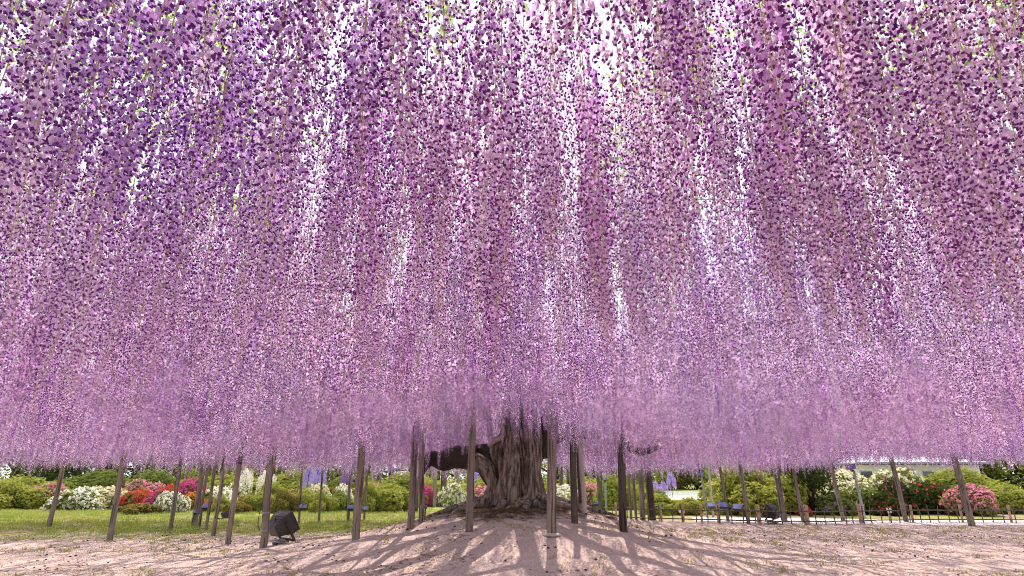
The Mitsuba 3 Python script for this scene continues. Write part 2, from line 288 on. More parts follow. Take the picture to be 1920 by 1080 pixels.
# ------------------------------------------------------------------ hanging flower racemes
def fan(c, nrm, rad, k, rng, cup=0.35, stretch=1.25, hang=None):
    """k-gon cupped petals: centre + k rim vertices, k triangles each."""
    n = len(c)
    a = hang - nrm * (hang * nrm).sum(1, keepdims=True); a /= np.linalg.norm(a, axis=1, keepdims=True) + 1e-9
    b = np.cross(nrm, a); th = np.arange(k) * 2 * np.pi / k + np.pi / k
    R = rad[:, None, None] * (1 + 0.18 * rng.normal(size=(n, k, 1)))
    rim = c[:, None] + R * (np.cos(th)[None, :, None] * a[:, None] * stretch + np.sin(th)[None, :, None] * b[:, None]) + nrm[:, None] * (rad[:, None, None] * cup * (0.6 + 0.5 * rng.normal(size=(n, k, 1))))
    v = np.concatenate([c[:, None], rim], 1); j = np.arange(k)
    f = np.stack([j * 0, 1 + j, 1 + (j + 1) % k], 1)
    return v.reshape(-1, 3), (f[None] + (np.arange(n) * (k + 1))[:, None, None]).reshape(-1, 3)
def quads(c, nrm, rad, rng, hang, stretch=1.2, bend=.4):
    n = len(c)
    a = hang - nrm * (hang * nrm).sum(1, keepdims=True); a /= np.linalg.norm(a, axis=1, keepdims=True) + 1e-9
    b = np.cross(nrm, a); r = rad[:, None]
    v = np.stack([c - a * r * stretch, c + b * r - nrm * r * bend * rng.uniform(.3, 1.2, (n, 1)), c + a * r * stretch, c - b * r - nrm * r * bend * rng.uniform(.3, 1.2, (n, 1))], 1)
    f = (np.array([[0, 1, 2], [0, 2, 3]])[None] + (np.arange(n) * 4)[:, None, None]).reshape(-1, 3)
    return v.reshape(-1, 3), f
def solids(c, axis, length, width, rng, lod):
    """Pointed pods: octahedra (8 triangles) or three-sided spindles (6)."""
    n = len(c); s = unit(rng, n)
    u = np.cross(axis, s); u /= np.linalg.norm(u, axis=1, keepdims=True) + 1e-9; w = np.cross(axis, u)
    k = 4 if lod == 0 else 3
    th = np.arange(k) * 2 * np.pi / k
    ring = c[:, None] + (axis * (length * .45)[:, None])[:, None] + width[:, None, None] * (np.cos(th)[None, :, None] * u[:, None] + np.sin(th)[None, :, None] * w[:, None])
    v = np.concatenate([c[:, None], ring, (c + axis * length[:, None])[:, None]], 1); j = np.arange(k)
    f = np.vstack([np.stack([j * 0, 1 + (j + 1) % k, 1 + j], 1), np.stack([j * 0 + k + 1, 1 + j, 1 + (j + 1) % k], 1)])
    return v.reshape(-1, 3), (f[None] + (np.arange(n) * (k + 2))[:, None, None]).reshape(-1, 3)
def raceme(L, lod, seed):
    rng = np.random.default_rng(seed)
    n = int(L * (220, 150, 64)[lod]); grow = (.86, .96, 1.42)[lod]
    t = (np.arange(n) + rng.uniform(-.4, .4, n)) / n
    t = np.clip(.05 + .95 * t, .03, 1)
    ang = np.arange(n) * 2.39996 + rng.normal(size=n) * .35
    sway = lambda t: np.stack([.03 * np.sin(2.2 * t + seed) * t, .03 * np.cos(1.7 * t + seed * 2) * t, -t * L], -1)
    R = .074 * (1 - .78 * t ** 1.3) * (.75 + .5 * rng.random(n))
    rad = np.stack([np.cos(ang), np.sin(ang), ang * 0], -1)
    p = sway(t) + rad * R[:, None] + np.array([0, 0, -1]) * (R * rng.uniform(-.1, .45, n))[:, None]
    s = grow * np.where(t < .72, 1, 1 - .62 * (t - .72) / .28) * rng.uniform(.8, 1.2, n)
    nrm = rad + np.array([0, 0, .15]) + .45 * rng.normal(size=(n, 3)); nrm /= np.linalg.norm(nrm, axis=1, keepdims=True)
    hang = np.tile([0, 0, -1.0], (n, 1)) + .4 * rng.normal(size=(n, 3))
    c = p + np.array([0, 0, .004])
    pet = fan(c, nrm, .0105 * s, 6, rng, hang=hang) if lod == 0 else quads(c, nrm, .0118 * s, rng, hang)
    ax = rad * .75 + np.array([0, 0, -.75]) + .3 * rng.normal(size=(n, 3)); ax /= np.linalg.norm(ax, axis=1, keepdims=True)
    keel0 = p + nrm * (.003 * s)[:, None] - np.array([0, 0, .002])
    if lod < 2: kel = solids(keel0, ax, .0175 * s, .0066 * s, rng, lod)
    else: kel = quads(keel0 + ax * .008, unit(rng, n), .0080 * s, rng, ax, 1.4)
    q = sway(np.linspace(0, 1, 7))
    stk = tube(np.hstack([q, np.linspace(.0024, .0010, 7)[:, None]]), 7, 4, caps=False)
    parts = [(np.array(stk.vertices), np.array(stk.faces))]
    if lod == 0:
        a0 = sway(t - .02); side = np.cross(rad, [0, 0, 1.0]) * .0007
        v = np.stack([a0, p + side, p - side], 1).reshape(-1, 3); parts.append((v, np.arange(n * 3).reshape(-1, 3)))
    return pet, kel, join([trimesh.Trimesh(v, f, process=False) for v, f in parts])
LENGTHS = (.85, 1.1, 1.4)
protos = {}
for lod in range(3):
    for li, L in enumerate(LENGTHS):
        for var in range(2):
            pet, kel, stk = raceme(L, lod, 7 + lod * 50 + li * 11 + var * 3)
            g = f'raceme_model_{lod}{li}{var}'
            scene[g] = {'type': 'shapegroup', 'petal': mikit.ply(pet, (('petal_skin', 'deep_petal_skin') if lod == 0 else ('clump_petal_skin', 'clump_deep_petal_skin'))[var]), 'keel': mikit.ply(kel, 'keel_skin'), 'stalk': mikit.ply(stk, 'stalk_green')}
            protos[lod, li, var] = g
rng = np.random.default_rng(21)
STEP = .178
gx, gy = np.meshgrid(np.arange(-26, 26, STEP), np.arange(-1.6, 23.6, STEP), indexing='ij')
gx, gy = (gx + rng.uniform(-.09, .09, gx.shape)).ravel(), (gy + rng.uniform(-.09, .09, gy.shape)).ravel()
keep = np.abs(gx) < .95 * np.maximum(gy, 0) + 2.6
gx, gy = gx[keep], gy[keep]
P = np.stack([gx, gy, gx * 0], -1)
n1, n2 = meshkit.fbm(P * [2.3, 1.4, 1], 3, 8), meshkit.fbm(P * .55, 2, 9)
r = np.hypot(gx, gy); rt = np.hypot(gx - bx, gy - by)
ss = lambda a, b, x: np.clip((x - a) / (b - a), 0, 1) ** 2 * (3 - 2 * np.clip((x - a) / (b - a), 0, 1))
base = 1.0 - .50 * ss(9.0, 10.6, gy) + .60 * ss(15.2, 17.5, gy) + .40 * np.exp(-(rt / 3.0) ** 2)
prob = np.clip(base * (.5 + .88 * ss(.36, .58, n1)), 0, 1)
ok = (rng.random(len(gx)) < prob) & (rt > .62) & (r > .62)
gx, gy, n1, n2, r, rt = (a[ok] for a in (gx, gy, n1, n2, r, rt))
N = len(gx)
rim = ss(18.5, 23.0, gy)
tip = 2.19 - .27 * ss(.6, 1.9, np.abs(gx - bx)) * ss(4.5, 9.0, gy) - .16 * np.exp(-((rt - 2.2) / 1.1) ** 2) * ss(10.8, 11.8, gy) + ss(6, 9, gy) * (.24 * ss(.42, .62, gx / np.maximum(gy, 1)) + .08 * ss(.42, .62, -gx / np.maximum(gy, 1))) + .5 * (n2 - .5) + .16 * rng.normal(size=N) - .20 * rim * (.3 + .8 * np.exp(-(gx / 9) ** 2)) + (.22 + .14 * rng.normal(size=N)) * np.exp(-(rt / 2.0) ** 2) + .12 * np.exp(-(r / 2.5) ** 2)
tip = np.maximum(tip, 1.35)
li = rng.choice(3, N, p=[.3, .45, .25])
li = np.where(rim > .5, np.maximum(li, 1), li)
Ls = np.array(LENGTHS)[li] * rng.uniform(.92, 1.12, N)
top = np.clip(tip + Ls, 2.9, LT + .28)
sc = Ls / np.array(LENGTHS)[li]
lod = np.where(r < 4.4, 0, np.where((r < 13) | (rt < 3.2), 1, 2))
in_frame = np.abs(gx) < .88 * np.maximum(gy, .1)
order = np.argsort(np.where(in_frame, r, r + 100))
RACEME_GROUP = 'hanging flower racemes nearest the camera'
rest = 0
shade = .14 + .3 * rim + meshkit.fbm(np.stack([gx * 1.3, gy * 1.0, gx * 0 + 4], -1), 2, 31) + .16 * rng.normal(size=N)  # rim term picks paler petals: sunlight on the far hem put into the colour
for rank, k in enumerate(order):
    M = T().translate([float(gx[k]), float(gy[k]), float(tip[k] + Ls[k])]).rotate([0, 0, 1], float(rng.uniform(0, 360))).rotate([1, 0, 0], float(rng.normal() * 2.2)).scale(float(sc[k]))
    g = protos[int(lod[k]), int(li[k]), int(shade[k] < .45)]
    if rank < 300:
        key = f'{tree}__flower_raceme' + (f'_{rank:03d}' if rank else '')
        for sub in ('petal', 'keel', 'stalk'): tag(f'{key}__{sub}', kind='stuff')
    else:
        rest += 1; key = f'{tree}__raceme_curtain__{rest:03d}'
    scene[key] = {'type': 'instance', 'to_world': M, 'shapegroup': {'type': 'ref', 'id': g}}
tag(f'{tree}__raceme_curtain', 'thousands of farther purple flower racemes hanging as a curtain', kind='stuff')

# leaves of the wisteria above the flowers
def spray(seed):
    rng = np.random.default_rng(seed); ps, ns = [], []
    for b in range(4):
        d = unit(rng, 1)[0] * [1, 1, .3]; d /= np.linalg.norm(d)
        for k in range(6):
            for sgn in (-1, 1):
                side = np.cross(d, [0, 0, 1.0]); ps.append(d * (.05 + .045 * k) + side * sgn * .02 + [0, 0, -.06 * (k / 6) ** 2 + .03 * rng.normal()]); ns.append([.3 * rng.normal(), .3 * rng.normal(), 1])
    ns = np.array(ns); ns /= np.linalg.norm(ns, axis=1, keepdims=True)
    return leaf_cards(np.array(ps), ns, .065, .026, rng)
for k in range(3): scene[f'spray_model_{k}'] = {'type': 'shapegroup', 'leaflet': mikit.ply(spray(60 + k), 'young_leaf')}
count = 0
for k in range(5200):
    y = rng.uniform(-1, 24); x = rng.uniform(-1, 1) * (.95 * max(y, 0) + 2.6)
    cover = .2 if y < 9 else (.30 if y < 16.5 else .5)
    if meshkit.noise(np.array([x * .9, y * .9, 3.3]), 4) * rng.uniform(.6, 1.4) < 1 - cover - .3 * cover: continue
    count += 1
    scene[f'{tree}__leaf_canopy__{count:03d}'] = {'type': 'instance', 'shapegroup': {'type': 'ref', 'id': f'spray_model_{k % 3}'},
        'to_world': T().translate([x, y, LT + float(rng.uniform(.0, .6))]).rotate([0, 0, 1], float(rng.uniform(0, 360))).scale(float(rng.uniform(.9, 1.6)))}
tag(f'{tree}__leaf_canopy', kind='stuff')

# ------------------------------------------------------------------ trellis over the tree
tag('trellis', 'flat overhead trellis of thin poles carrying the flowering wisteria', 'trellis')
for k in range(-4, 5):
    x = k * 2.6 + .4
    y0 = max(9.4, abs(x) / .95 - 2.5)
    part('trellis', 'pole', tube([(x, y0, LT, .028), (x + .1, 12, LT + .02, .03), (x, 23.4, LT, .028)], 14, 8), 'pale_pole', smooth=True)
for k in range(9):
    y = 1.6 + k * 2.7; w = .95 * y + 2; rr = .03 if y > 9 else .004
    part('trellis', 'pole' if y > 9 else 'wire', tube([(-w, y, LT + .06, rr), (0, y + .05, LT + .07, rr), (w, y, LT + .06, rr)], 14, 8), 'pale_pole' if y > 9 else 'grey_metal', smooth=True)

# ------------------------------------------------------------------ support posts
POSTS = [  # base x, base y, top x, top y, width in photo pixels, material, label
    (361, 987, 379, 870, 5.5, 'w', 'leftmost thin post of the slanted row on the left, behind a small blue lamp'),
    (366, 988, 384, 868, 5, 'w', 'second thin post of the slanted left row, close beside the leftmost'),
    (373, 990, 392, 868, 5, 'w', 'third thin post of the slanted left row, with a blue lamp at its foot'),
    (385.5, 994, 404, 868, 5.5, 'w', 'fourth thin post of the slanted left row, before the white azalea'),
    (400.5, 1005, 419, 870, 7, 'w', 'fifth post of the slanted left row, with a small black lamp on a bracket'),
    (428, 1021, 448, 872, 9.5, 'w', 'sixth and thickest post of the slanted left row, with a dark cap'),
    (492, 1028, 509, 878, 13, 'w', 'thick grey post standing before the big black floodlight on the left'),
    (560, 984, 567, 880, 4, 'w', 'thin post with a small blue lamp right of the big left floodlight'),
    (599, 980, 606, 880, 4, 'w', 'thin bare post midway between the left floodlight and the thick brown post'),
    (653, 978, 658, 878, 5.5, 'w', 'slim post with a blue lamp just left of the thick brown post'),
    (668, 1012, 677, 875, 14, 'w', 'thick brown post standing alone left of the mound'),
    (682.5, 975, 688, 880, 4, 'w', 'thin pale post with a blue lamp just right of the thick brown post'),
    (770, 990, 775.5, 856, 12.5, 'w', 'thick post on the left foot of the mound carrying the low left limb'),
    (780, 962, 782, 868, 5.5, 'd', 'dark slim post half hidden behind the post under the left limb'),
    (789.5, 977, 792, 880, 10.5, 'w', 'post with pink flowers hanging over its top left of the trunk'),
    (815, 951, 816, 880, 6.5, 'w', 'slim brown post behind the mound under the left limb'),
    (831, 946, 832, 880, 11, 'd', 'thick dark post behind the mound under the left limb'),
    (859, 933, 859, 886, 5.5, 'w', 'slim pale post behind the mound just left of the front stone-footed post'),
    (880, 1001, 884, 782, 14, 'w', 'tall front post on a round stone foot left of the trunk'),
    (1034.5, 1003, 1034, 783, 17.5, 'w', 'thickest front post on a round stone foot right of the trunk'),
    (1052.5, 946, 1052, 889, 7, 'd', 'slim dark post just right of the thick front post'),
    (1067, 948, 1066, 888, 6, 'd', 'thin dark post half hidden behind the dark post right of the trunk'),
    (1079, 981, 1076, 876, 12, 'd', 'thick dark post standing on the right slope of the mound'),
    (1088, 955, 1085, 888, 6, 'd', 'slim dark post between the dark mound post and the pale grey post'),
    (1095, 962, 1092, 890, 9, 'p', 'pale grey post right of the trunk'),
    (1125, 959, 1124, 895, 9, 'd', 'dark post standing left of the slender lamp post'),
    (1170.5, 997, 1163, 842, 14.5, 'd', 'thick dark front post on the right end of the mound'),
    (1183, 973, 1177, 890, 5, 'w', 'slim post just right of the thick dark front post'),
    (1193.5, 974, 1186, 880, 5, 'w', 'thin post left of the pair of posts under the hanging right limb'),
    (1205.5, 975, 1200, 862, 9.5, 'w', 'brown left post of the pair under the hanging right limb'),
    (1216, 974, 1212, 880, 4, 'w', 'thin pale post between the pair under the hanging right limb'),
    (1224.5, 975, 1215, 880, 11, 'd', 'thick dark right post of the pair under the hanging right limb'),
    (1337, 970, 1329, 878, 4, 'p', 'thin pale post between the first two blue lamps right of the trunk'),
    (1365, 978, 1350, 875, 5.5, 'w', 'slim grey post behind the middle blue lamp on the right'),
    (1403.5, 982, 1385, 865, 6.5, 'w', 'leaning post beside the tilted blue lamp on the right'),
    (1472, 979, 1451, 863, 10.5, 'w', 'thick leaning post beside the big black floodlight on the right'),
    (1507, 980, 1485, 868, 6, 'w', 'leaning post before a thick fence stake right of the big right floodlight'),
    (1581, 977, 1557, 862, 7, 'w', 'leaning post in front of the dark azalea bank on the right'),
    # beyond the edges of the photograph's picture, where the row goes on
    (318, 994, 338, 868, 7, 'w', 'thin leaning post outside the row, before the red azaleas on the far left'),
    (205, 1014, 232, 862, 10, 'w', 'thick leaning post near the left edge before the pink azaleas'),
    (92, 992, 122, 862, 8, 'w', 'leftmost leaning post at the far left edge'),
    (1700, 979, 1672, 860, 8, 'w', 'leaning post before the fence right of the tall lamp'),
    (1822, 986, 1790, 860, 11, 'w', 'thick leaning post before the fence near the right edge'),
]
post_y = {}
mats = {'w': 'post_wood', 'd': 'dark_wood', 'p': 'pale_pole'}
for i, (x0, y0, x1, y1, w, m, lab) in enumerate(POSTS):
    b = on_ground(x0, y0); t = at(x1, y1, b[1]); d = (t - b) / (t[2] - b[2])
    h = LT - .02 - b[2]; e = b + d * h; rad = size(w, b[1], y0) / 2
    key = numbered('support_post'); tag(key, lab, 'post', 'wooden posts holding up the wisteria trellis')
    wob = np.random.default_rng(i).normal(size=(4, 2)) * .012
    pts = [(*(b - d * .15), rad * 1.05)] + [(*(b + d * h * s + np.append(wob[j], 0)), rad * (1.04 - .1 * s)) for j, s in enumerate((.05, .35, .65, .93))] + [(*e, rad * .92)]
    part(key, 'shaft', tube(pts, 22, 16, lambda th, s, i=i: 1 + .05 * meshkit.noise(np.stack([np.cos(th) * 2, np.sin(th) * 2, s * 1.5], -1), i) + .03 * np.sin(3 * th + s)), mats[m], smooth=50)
    post_y[i] = b
    if i in (18, 19):
        sd = trimesh.creation.icosphere(3); sd.apply_scale([1, 1, .36])
        v = np.array(sd.vertices); v *= 1 + .1 * (meshkit.noise(v * 2.2, i)[:, None] - .5); R = size(17.5 if i == 18 else 19, b[1], y0)
        part(key, 'stone_foot', (v * R * [1, .9, .62] + b + [0, 0, .0], sd.faces), 'stone', smooth=True)
    if i == 5: part(key, 'cap', tube([(*(b + d * 1.72), rad * 1.12), (*(b + d * 1.80), rad * 1.14), (*(b + d * 1.86), rad * 1.1)], 4, 14), 'black_metal')
    if i == 6:
        for zz in (.33, .66):
            c = b + d * zz; k = numbered(f'{key}__wire_band'); scene[k] = mikit.ply(tube([(*(c - [0, 0, .012]), rad * 1.1), (*c, rad * 1.12), (*(c + [0, 0, .012]), rad * 1.1)], 4, 16), 'grey_metal')
        c = [(*(b + [-rad * 1.2, -.03, .33]), .008), (*(b + [-rad * 2.0, -.03, .45]), .008), (*(b + [-rad * 1.9, -.03, .7]), .008), (*(b + [-rad * .6, -.04, .98]), .008)]
        part(key, 'cable', tube(c, 16, 6), 'black_metal', smooth=True)
    if i == 34:
        c = b + d * .42; part(key, 'wire_band', tube([(*(c - [0, 0, .01]), rad * 1.12), (*(c + [0, 0, .01]), rad * 1.12)], 3, 12), 'grey_metal')

# ------------------------------------------------------------------ lamps
def rot(m, axis, deg):
    m = m.copy(); m.apply_transform(trimesh.transformations.rotation_matrix(math.radians(deg), axis)); return m
def floodlight(key, base, w, rz, tilt, label, flip=1, handle=False):
    """Big stage floodlight: deep ribbed housing with a wide front frame, yoke, base and stone weight; w = width of the front."""
    tag(key, label, 'floodlight')
    W, H, D = w, w * .78, w * .85
    def put(m, bsdf, name, smooth=False, tl=True, par=key):
        m = trimesh.Trimesh(np.array(m.vertices) - [0, 0, 0], m.faces, process=False)
        if tl:
            m = rot(m, [1, 0, 0], tilt); m.apply_translation([0, 0, H * .62 + w * .20])
        m = rot(m, [0, 0, 1], rz); m.apply_translation(base)
        return part(par, name, m, bsdf, smooth)
    # local: front faces +y, back -y
    fr = [(sx * W / 2, D * .45, sz * H / 2) for sx in (-1, 1) for sz in (-1, 1)]
    md = [(sx * W / 2, D * .12, sz * H / 2) for sx in (-1, 1) for sz in (-1, 1)]
    bk = [(sx * W * .30, -D * .45, sz * H * .26) for sx in (-1, 1) for sz in (-1, 1)]
    hk = put(hull(fr + md + bk), 'black_metal', 'housing')
    for k in range(7):
        s = (k + .5) / 7; y = D * .1 - s * D * .5; f = 1 - .42 * s
        put(box(W * f * 1.02, D * .022, H * f * 1.03, (0, y, 0)), 'black_metal', 'cooling_fin', par=hk)
    put(box(W * 1.06, D * .06, H * 1.06, (0, D * .44, 0), bevel=.012), 'black_metal', 'front_frame')
    put(box(W * .94, .012, H * .94, (0, D * .474, 0)), 'sky_tint_glass', 'lens')
    put(join([box(.03, D * .09, H * 1.0, (sx * W * .55, 0, -H * .28)) for sx in (-1, 1)] + [box(W * 1.13, D * .09, .03, (0, 0, -H * .78))]), 'black_metal', 'yoke')
    put(box(W * .12, D * .05, H * .75, (W * .02, -D * .24, H * .20), rx=-.35), 'black_metal', 'rear_strap')
    put(box(W * .75, D * .5, w * .07, (0, 0, w * .12), bevel=.01), 'grey_metal', 'base_plate', tl=False)
    put(box(W * .30, D * .36, w * .12, (-W * .12 * flip, 0, w * .05), bevel=.01), 'black_metal', 'ballast_box', tl=False)
    st = trimesh.creation.icosphere(2, w * .11); st.apply_scale([.7, .9, 1.0]); st.apply_translation([W * .22 * flip, -D * .05, w * .05])
    put(st, 'stone', 'stone_weight', True, tl=False)
    if handle:
        put(tube([(-W * .30, -D * .30, -H * .22, .012), (-W * .2, -D * .36, -H * .38, .012), (W * .1, -D * .34, -H * .42, .012), (W * .42, -D * .2, -H * .40, .012)], 16, 8), 'grey_metal', 'handle', True)
bL = on_ground(523, 1021)
floodlight('floodlight', bL, .54, -42, 32, 'big black ribbed floodlight on a stone weight beside the thick left post', 1)
bR = on_ground(1451, 982)
floodlight('floodlight_001', bR, .50, 42, 32, 'big black floodlight with a pale handle beside the thick right post', -1, True)
labels['floodlight']['group'] = labels['floodlight_001']['group'] = 'big black floodlights'
def lamp(px, py, y, w, rz, tilt, label, to=None, group='small lamps under the trellis', glass='sky_tint_glass'):
    """Small box lamp: shallow housing, glass front turned up and towards +y before rz, a bracket to its post."""
    key = numbered('garden_lamp'); tag(key, label, 'lamp', group)
    c = at(px, py, y); W = size(w, y); H, D = W * .72, W * .55
    def put(m, bsdf, name, smooth=False):
        m = rot(rot(m, [1, 0, 0], tilt), [0, 0, 1], rz); m.apply_translation(c); part(key, name, m, bsdf, smooth)
    fr = [(sx * W / 2, D * .4, sz * H / 2) for sx in (-1, 1) for sz in (-1, 1)]; bk = [(sx * W * .34, -D * .6, sz * H * .3) for sx in (-1, 1) for sz in (-1, 1)]
    put(hull(fr + bk), 'black_metal', 'housing')
    put(box(W * 1.06, D * .1, H * 1.08, (0, D * .42, 0), bevel=.008), 'black_metal', 'front_frame')
    put(box(W * .95, .01, H * .95, (0, D * .475, 0)), glass, 'lens')
    e = np.array(to if to is not None else c - [0, 0, .3])
    part(key, 'bracket', tube([(*(c - [0, 0, H * .2]), .014), (*(c * .5 + e * .5 - [0, 0, .06]), .014), (*e, .014)], 8, 7), 'black_metal', True)
    return key
def on_post(i, z): b = post_y[i]; return [b[0], b[1], b[2] + z]
lamp(369, 961, post_y[0][1] - .2, 11, 180, 50, 'small blue-fronted lamp at the leftmost post of the slanted row', on_post(0, .4))
lamp(387, 951, post_y[2][1] - .2, 15, 170, 50, 'larger blue-fronted lamp at the third post of the slanted row', on_post(2, .5))
lamp(423, 966, post_y[4][1] - .1, 15, 30, 70, 'small all-black lamp on a bracket between two posts of the slanted row', on_post(4, .45))
lamp(568, 952, post_y[7][1] - .2, 13, 190, 50, 'small blue-fronted lamp on a thin post right of the big left floodlight', on_post(7, .5))
lamp(658, 953, post_y[9][1] - .2, 13, 180, 50, 'blue-fronted lamp just left of the thick brown post', on_post(9, .4))
lamp(685, 955, post_y[11][1] - .2, 11, 180, 50, 'small blue-fronted lamp just right of the thick brown post', on_post(11, .4))
lamp(798, 951, 16.5, 7, 180, 50, 'tiny blue-fronted lamp low on the left slope of the mound')
lamp(1117, 945, 17.5, 9, 180, 50, 'small blue-fronted lamp right of the trunk near the fence end')
lamp(1333, 949, post_y[32][1] - .2, 14, 180, 52, 'leftmost of the three blue-fronted lamps before the right fence', on_post(32, .35))
lamp(1355, 950, post_y[33][1] - .25, 18, 178, 52, 'middle and widest of the three blue-fronted lamps before the right fence', on_post(33, .4))
lamp(1384, 953, post_y[34][1] - .25, 17, 140, 48, 'steeply tilted right one of the three blue-fronted lamps before the right fence', on_post(34, .45))
def lamp_post(x0, y0, x1, y1, w, lx, ly, lw, label):
    b = on_ground(x0, y0); t = at(x1, y1, b[1]); key = numbered('lamp_post'); tag(key, label, 'lamp post', 'slender poles with a box lamp on top')
    r = size(w, b[1]) / 2
    part(key, 'pole', tube([(*b, r), (*(b * .5 + t * .5), r), (*t, r * .9)], 8, 12), 'grey_metal', True)
    c = at(lx, ly, b[1]); W = size(lw, b[1])
    hd = rot(hull([(sx * W / 2, sy * W * .3, W * .32) for sx in (-1, 1) for sy in (-1, 1)] + [(sx * W * .36, sy * W * .2, -W * .25) for sx in (-1, 1) for sy in (-1, 1)]), [0, 0, 1], 8); hd.apply_translation(c)
    h = part(key, 'lamp_head', hd, 'black_metal')
    gl = rot(box(W * 1.02, .02, W * .5, (0, -W * .28, .02), rx=-.15), [0, 0, 1], 8); gl.apply_translation(c); part(h, 'lens', gl, 'sky_tint_glass')
    part(key, 'mount', tube([(*t, r * .8), (*(c - [0, 0, W * .3]), r * .8), (*(c - [0, 0, W * .2]), r)], 6, 8), 'black_metal', True)
lamp_post(1137, 962, 1135, 905, 4, 1134, 899, 8, 'slender lamp post with a small box lamp right of the trunk')
lamp_post(1326, 970, 1316, 895, 4, 1313, 889, 11, 'slender lamp post with a box lamp left of the big lime bush')
lamp_post(1622, 974, 1601, 883, 5, 1594, 876, 16, 'tallest lamp post with a wide box lamp before the dark azalea bank')

# ------------------------------------------------------------------ low bamboo fence on the right
tag('bamboo_fence', 'low dark bamboo fence with reddish wooden stakes along the right', 'fence')
FX = [(1128, 23.6), (1210, 22.4), (1290, 21.8), (1375, 21.2), (1450, 20.7), (1540, 20.6), (1600, 21.0), (1668, 21.4), (1760, 21.6), (1930, 21.4), (2030, 21.3)]
fp = np.array([at(x, 900, y) * [1, 1, 0] for x, y in FX]); fy = lambda x: np.interp(x, fp[:, 0], fp[:, 1])
sx0 = fp[0, 0]; sx1 = fp[-1, 0]
stake_px = [1150, 1234, 1275, 1309, 1341, 1417, 1505, 1604, 1700, 1790, 1880]
stakes = []
for i, px in enumerate(stake_px):
    x = float(at(px, 900, 21.2)[0]); x = float(at(px, 900, float(fy(x)))[0]); yy = float(fy(x)); z = float(ground_z(x, yy)); stakes.append(x)
    big = (px in (1341, 1417, 1505, 1604)); w = .12 if big else .07
    part('bamboo_fence', 'stake', box(w, w * .9, .62 + (.06 if big else 0), (x, yy + .07, z + .27), rz=.3 * i, bevel=.012), 'stake_wood')
xs = np.arange(sx0, sx1, .36); rng = np.random.default_rng(3)
for i, x in enumerate(xs):
    x = x + rng.uniform(-.05, .05); yy = float(fy(x)); z = float(ground_z(x, yy))
    part('bamboo_fence', 'pale', tube([(x, yy, z - .05, .017), (x + rng.normal() * .02, yy, z + .3, .017), (x + rng.normal() * .03, yy, z + .56 + rng.uniform(-.04, .05), .015)], 6, 8), 'bamboo', smooth=50)
for zz in (.10, .40):
    for i in range(len(fp) - 1):
        a, b = fp[i], fp[i + 1]
        part('bamboo_fence', 'rail', tube([(a[0], a[1] - .03, ground_z(a[0], a[1]) + zz, .018), (*((a[:2] + b[:2]) / 2 - [0, .03]), ground_z(*((a[:2] + b[:2]) / 2)) + zz + .012, .018), (b[0], b[1] - .03, ground_z(b[0], b[1]) + zz, .018)], 8, 8), 'bamboo', smooth=50)
def sign(px, py, y, w, h, label, arrow=False):
    key = numbered('notice_board'); tag(key, label, 'sign', 'small white notice boards by the fence'); c = at(px, py, y); W, H = size(w, y), size(h, y)
    if arrow: m = trimesh.creation.extrude_polygon(__import__('shapely').geometry.Polygon([(-W / 2, H / 2), (W / 2, H / 2), (W / 2, -H / 2), (-W * .15, -H / 2)]), .02, engine='earcut'); m = rot(m, [1, 0, 0], 90); m.apply_translation(c)
    else: m = box(W, .02, H, c, rz=.15, rx=-.4)
    part(key, 'board', m, 'white_paint'); part(key, 'leg', tube([(c[0], c[1] + .03, c[2], .02), (c[0], c[1] + .03, ground_z(c[0], c[1]), .02)], 3, 8), 'stake_wood')
sign(1278, 958, float(fy(at(1278, 958, 21)[0])) + .25, 11, 7, 'small white notice board behind a fence stake left of the lime bush')
sign(1666, 957, 21.5, 10, 9, 'small white notice board cut to a point at the right of the fence', True)

# ------------------------------------------------------------------ shrubs, hedges and trees behind
def bush_mesh(seed, n, leaf, flower_n, flower, spread_=.5, bottom=-.25):
    """Lumpy dome, unit radius, base at z=0 -> (leaves, flowers)."""
    rng = np.random.default_rng(seed)
    lobes = 13; c = unit(rng, lobes); c[:, 2] = np.abs(c[:, 2]) * .75; c *= rng.uniform(.4, .88, (lobes, 1)); c[0] = (0, 0, .3)
    lr = rng.uniform(.18, .42, lobes); lr[0] = .5
    def pts(n, lo, hi):
        k = rng.choice(lobes, n * 2, p=lr ** 2 / (lr ** 2).sum()); d = unit(rng, n * 2)
        q = c[k] + d * (lr[k] * rng.uniform(lo, hi, n * 2) ** .5 * (.8 + .4 * meshkit.noise(d * 3 + k[:, None] * 7.1, seed)))[:, None]
        depth = (np.linalg.norm(q[:, None] - c[None], axis=-1) / lr[None]).min(1)
        keep = (q[:, 2] > bottom) & (depth > .62); q, d = q[keep][:n], d[keep][:n]; q[:, 2] = np.maximum(q[:, 2], -.1)
        return q, d
    p, d = pts(n, .35, 1.0)
    nrm = d + .6 * rng.normal(size=d.shape) + [0, 0, .4]; nrm /= np.linalg.norm(nrm, axis=1, keepdims=True)
    p[:, 2] += .12; lv = leaf_cards(p, nrm, leaf * rng.uniform(.7, 1.3, len(p)), leaf * .55, rng)
    fl = None
    if flower_n:
        p, d = pts(flower_n * 2, .86, 1.08)
        keep = meshkit.fbm(d * 2.6 + 9 + seed, 2, seed + 5) > .5 - spread_ * .35; p, d = p[keep][:flower_n], d[keep][:flower_n]
        nrm = d + .4 * rng.normal(size=d.shape); nrm /= np.linalg.norm(nrm, axis=1, keepdims=True); p[:, 2] += .12
        fl = leaf_cards(p, nrm, flower * rng.uniform(.7, 1.3, len(p)), flower * .9, rng, .35)
    return lv, fl
def stems_mesh(seed):
    rng = np.random.default_rng(seed)
    return join([tube([(.05 * rng.normal(), .05 * rng.normal(), -.1, .04), (.2 * rng.normal(), .2 * rng.normal(), .3, .03), (.4 * rng.normal(), .4 * rng.normal(), .75, .012)], 7, 6) for _ in range(6)])
